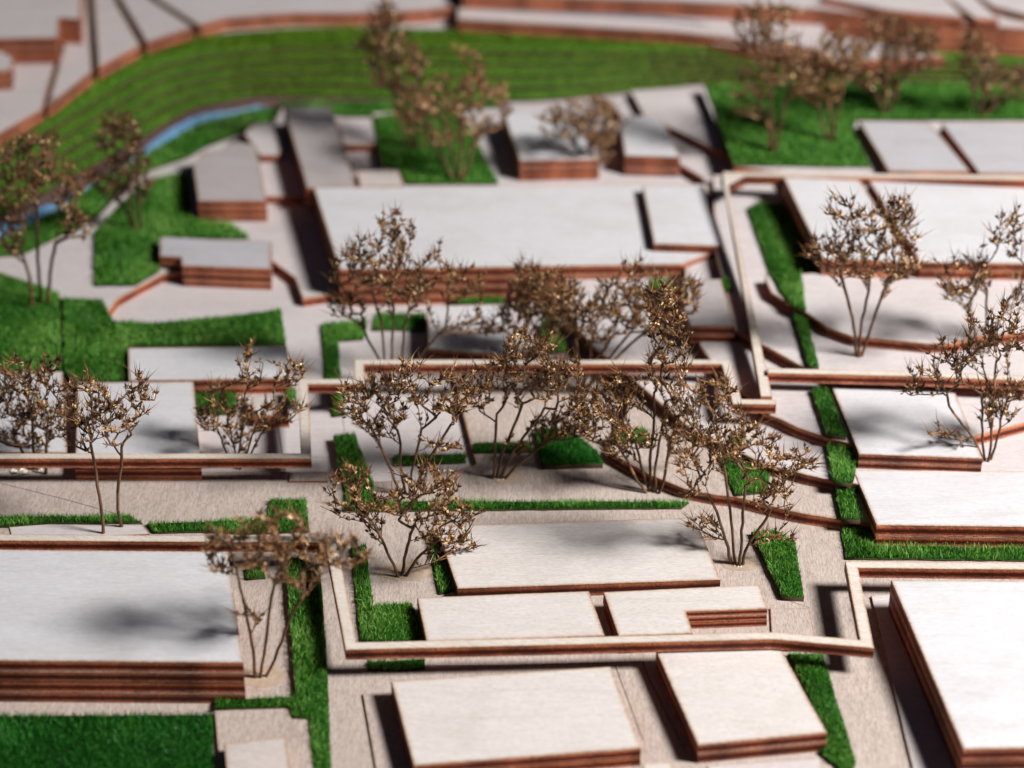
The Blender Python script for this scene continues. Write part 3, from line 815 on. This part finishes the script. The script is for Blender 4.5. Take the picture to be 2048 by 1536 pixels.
tree('two-stemmed twig tree standing behind the left end of the foreground walkway', (225, 1062), 0, [(170, 800, 42, 45), (215, 835, 62, 60), (282, 790, 38, 38), (150, 865, 25, 25)], 70, 2, 0.42, 1, pale=0.05)
tree('dark dense twig tree at the left edge behind the walkway', (75, 938), 0, [(30, 785, 55, 65), (100, 790, 50, 75), (60, 860, 70, 40), (-20, 830, 30, 60)], 110, 3, 0.25, 2, pale=-0.15, glue=(0.2, 0.15, -0.4, 0))
tree('orange-brown many-stemmed twig tree in the left courtyard', (473, 935), BASE, [(500, 740, 32, 38), (572, 748, 38, 26), (430, 800, 22, 40), (555, 822, 45, 24), (470, 840, 70, 45), (405, 820, 15, 30)], 75, 5, 0.1, 3, dens=0.8, pale=0.06)
tree('twig tree with a branch sweeping right, left of the clipped block', (805, 1150), 0, [(700, 960, 50, 35), (760, 1010, 60, 40), (860, 970, 60, 35), (895, 1050, 65, 45), (935, 1085, 38, 25), (690, 1020, 32, 20)], 100, 3, 0.10, 4, glue=(0.75, 0.4, 0.1, 0.15))
tree('twig tree with spread dark stems, directly left of the curved-stem one', (815, 990), 0, [(700, 800, 42, 35), (755, 815, 55, 60), (820, 770, 45, 45), (895, 800, 48, 50), (950, 775, 28, 40), (880, 890, 45, 14)], 105, 4, 0.12, 5)
tree('curved-stem twig tree with a tan glue stain at its foot', (998, 958), 0, [(1060, 715, 62, 58), (1010, 755, 40, 45), (1115, 765, 60, 55), (1160, 835, 55, 38), (1040, 890, 25, 12), (955, 790, 30, 40), (1110, 860, 60, 20)], 140, 4, 0.10, 6, glue=(0.42, 0.35, 0.22, 0.1))
tree('tall upright twig tree with a narrow plume crown in the centre right', (1305, 984), 0, [(1335, 700, 45, 90), (1320, 620, 38, 50), (1185, 845, 62, 45), (1235, 790, 62, 45), (1270, 880, 55, 35), (1365, 850, 40, 70), (1230, 900, 40, 20)], 165, 5, 0.08, 7)
tree('wide leaning twig tree right of the clipped block', (1475, 1130), 0, [(1430, 850, 70, 60), (1500, 900, 65, 50), (1585, 925, 45, 28), (1550, 1000, 40, 35), (1390, 950, 45, 45), (1400, 1045, 35, 18), (1430, 780, 40, 25), (1560, 1075, 28, 12)], 118, 4, 0.09, 8, glue=(0.5, 0.3, 0.1, 0.05), pale=0.08)
tree('blurred foreground twig tree beside the large four-layer block', (522, 1350), 0, [(440, 1105, 52, 42), (520, 1090, 65, 55), (600, 1100, 65, 45), (685, 1110, 52, 42), (500, 1235, 30, 12), (560, 1050, 50, 30), (600, 1160, 60, 20)], 85, 3, 0.12, 9, glue=(0.55, 0.42, 0.05, -0.05), pale=0.03)
tree('round-crowned twig tree with three bare stems beside the upper right walkway', (1718, 712), 1.2, [(1650, 510, 45, 38), (1720, 490, 60, 45), (1800, 500, 45, 60), (1700, 425, 50, 28), (1790, 430, 40, 32), (1750, 545, 60, 14)], 130, 3, 0.07, 10)
tree('sparse forked twig tree at the right edge above the walkway', (1968, 705), 1.2, [(1915, 560, 50, 45), (1960, 530, 30, 40), (2015, 470, 35, 50), (2050, 560, 30, 60)], 70, 3, 0.1, 11, pale=-0.1, dens=0.8)
tree('spiky twig tree at the right beside the bluish-white block', (1973, 922), 0.6, [(1880, 745, 60, 40), (1960, 690, 60, 50), (2020, 660, 50, 50), (1900, 700, 40, 25), (2000, 805, 40, 40), (1825, 785, 25, 12), (2050, 750, 30, 50), (1890, 870, 40, 8)], 95, 4, 0.08, 12, pale=-0.05)
tree('tall twig tree in front of the left half of the big hall', (785, 775), BASE, [(800, 470, 45, 48), (705, 540, 50, 42), (872, 545, 38, 40), (690, 615, 40, 28), (800, 570, 70, 50), (930, 575, 50, 36), (975, 645, 30, 25), (760, 520, 60, 50)], 150, 5, 0.1, 13)
tree('twig tree directly behind the middle walkway, below the hall front', (1035, 738), 0, [(1050, 580, 40, 50), (1095, 590, 70, 50), (1030, 640, 30, 40), (1120, 640, 40, 30)], 140, 4, 0.08, 14)
tree('twig tree leaning right over the middle walkway towards the brownish block', (1165, 778), 0, [(1240, 600, 62, 45), (1200, 650, 60, 38), (1335, 590, 55, 38), (1375, 600, 28, 40), (1130, 620, 40, 40), (1268, 540, 22, 25), (1300, 650, 50, 30)], 150, 5, 0.07, 15)
tree('blurred twig tree at the far left in front of the river', (80, 612), 0.12, [(60, 320, 60, 50), (30, 400, 45, 60), (120, 370, 60, 50), (150, 450, 35, 40), (80, 290, 45, 25), (20, 480, 30, 30)], 135, 3, 0.2, 16, rtip=0.013, pale=-0.08)
tree('smaller blurred twig tree on the lawn near the river', (272, 464), 0.12, [(240, 280, 40, 50), (225, 360, 50, 40), (282, 350, 20, 50)], 115, 3, 0.08, 17, rtip=0.012, pale=-0.25)
tree('blurred orange twig tree on the lawn behind the big hall', (918, 362), 0.6, [(880, 240, 70, 55), (960, 210, 60, 60), (900, 180, 40, 30), (940, 125, 25, 30), (830, 225, 40, 40)], 125, 4, 0.1, 18, rtip=0.014, pale=0.1)
tree('taller blurred twig tree behind the orange one on the hall lawn', (825, 300), 0.6, [(790, 120, 60, 60), (745, 80, 28, 50), (830, 160, 50, 40), (775, 40, 25, 35)], 120, 4, 0.1, 19, rtip=0.014, pale=-0.1)
tree('pale blurred twig tree among the far orange-fronted blocks', (1190, 355), 0.6, [(1125, 250, 50, 28), (1200, 262, 38, 38), (1180, 222, 50, 22), (1208, 300, 25, 25)], 85, 3, 0.1, 20, rtip=0.012, pale=0.1)
tree('leftmost blurred twig tree of the far right lawn', (1545, 306), 1.5, [(1500, 60, 40, 45), (1560, 110, 50, 60), (1520, 165, 40, 35), (1485, 215, 22, 25), (1600, 150, 30, 40), (1535, 30, 60, 20)], 110, 3, 0.1, 21, rtip=0.014)
tree('second blurred twig tree from the left on the far right lawn', (1660, 284), 1.5, [(1645, 180, 40, 30), (1680, 110, 50, 40), (1620, 130, 35, 40)], 90, 3, 0.1, 22, rtip=0.014, pale=0.05)
tree('broadest blurred twig tree of the far right lawn', (1770, 230), 1.5, [(1740, 130, 60, 45), (1820, 110, 50, 45), (1780, 65, 60, 30), (1850, 90, 30, 30), (1750, 165, 50, 18)], 140, 3, 0.1, 23, rtip=0.014, pale=-0.1)
tree('rightmost blurred twig tree of the far right lawn', (1955, 236), 1.5, [(1960, 140, 40, 45), (2000, 175, 40, 28), (1940, 90, 22, 25), (2045, 170, 25, 35)], 95, 3, 0.1, 24, rtip=0.014, pale=-0.1)

# torn scrap of glue-stiffened paper lying in the shade of the left walkway
Rg = np.random.default_rng(5)
c0 = at(42, 946, 0.0)
V, Fs = [], []
for i in range(7):
    for j in range(4):
        V.append(c0 + np.array([(i - 3) * 0.085 + Rg.normal(0, 0.02), (j - 1.5) * 0.07 + Rg.normal(0, 0.02), 0.012 + abs(Rg.normal(0, 0.045))]))
for i in range(6):
    for j in range(3):
        if (i, j) in ((0, 0), (5, 2), (2, 0)): continue
        Fs.append((i * 4 + j, i * 4 + 4 + j, i * 4 + 5 + j, i * 4 + 1 + j))
o = link_mesh('paper_scrap', V, Fs, [M_GLUE], c0)
md = o.modifiers.new('thickness', 'SOLIDIFY'); md.thickness = 0.008
tag(o, 'crumpled pale scrap on the ground under the left walkway', 'scrap')
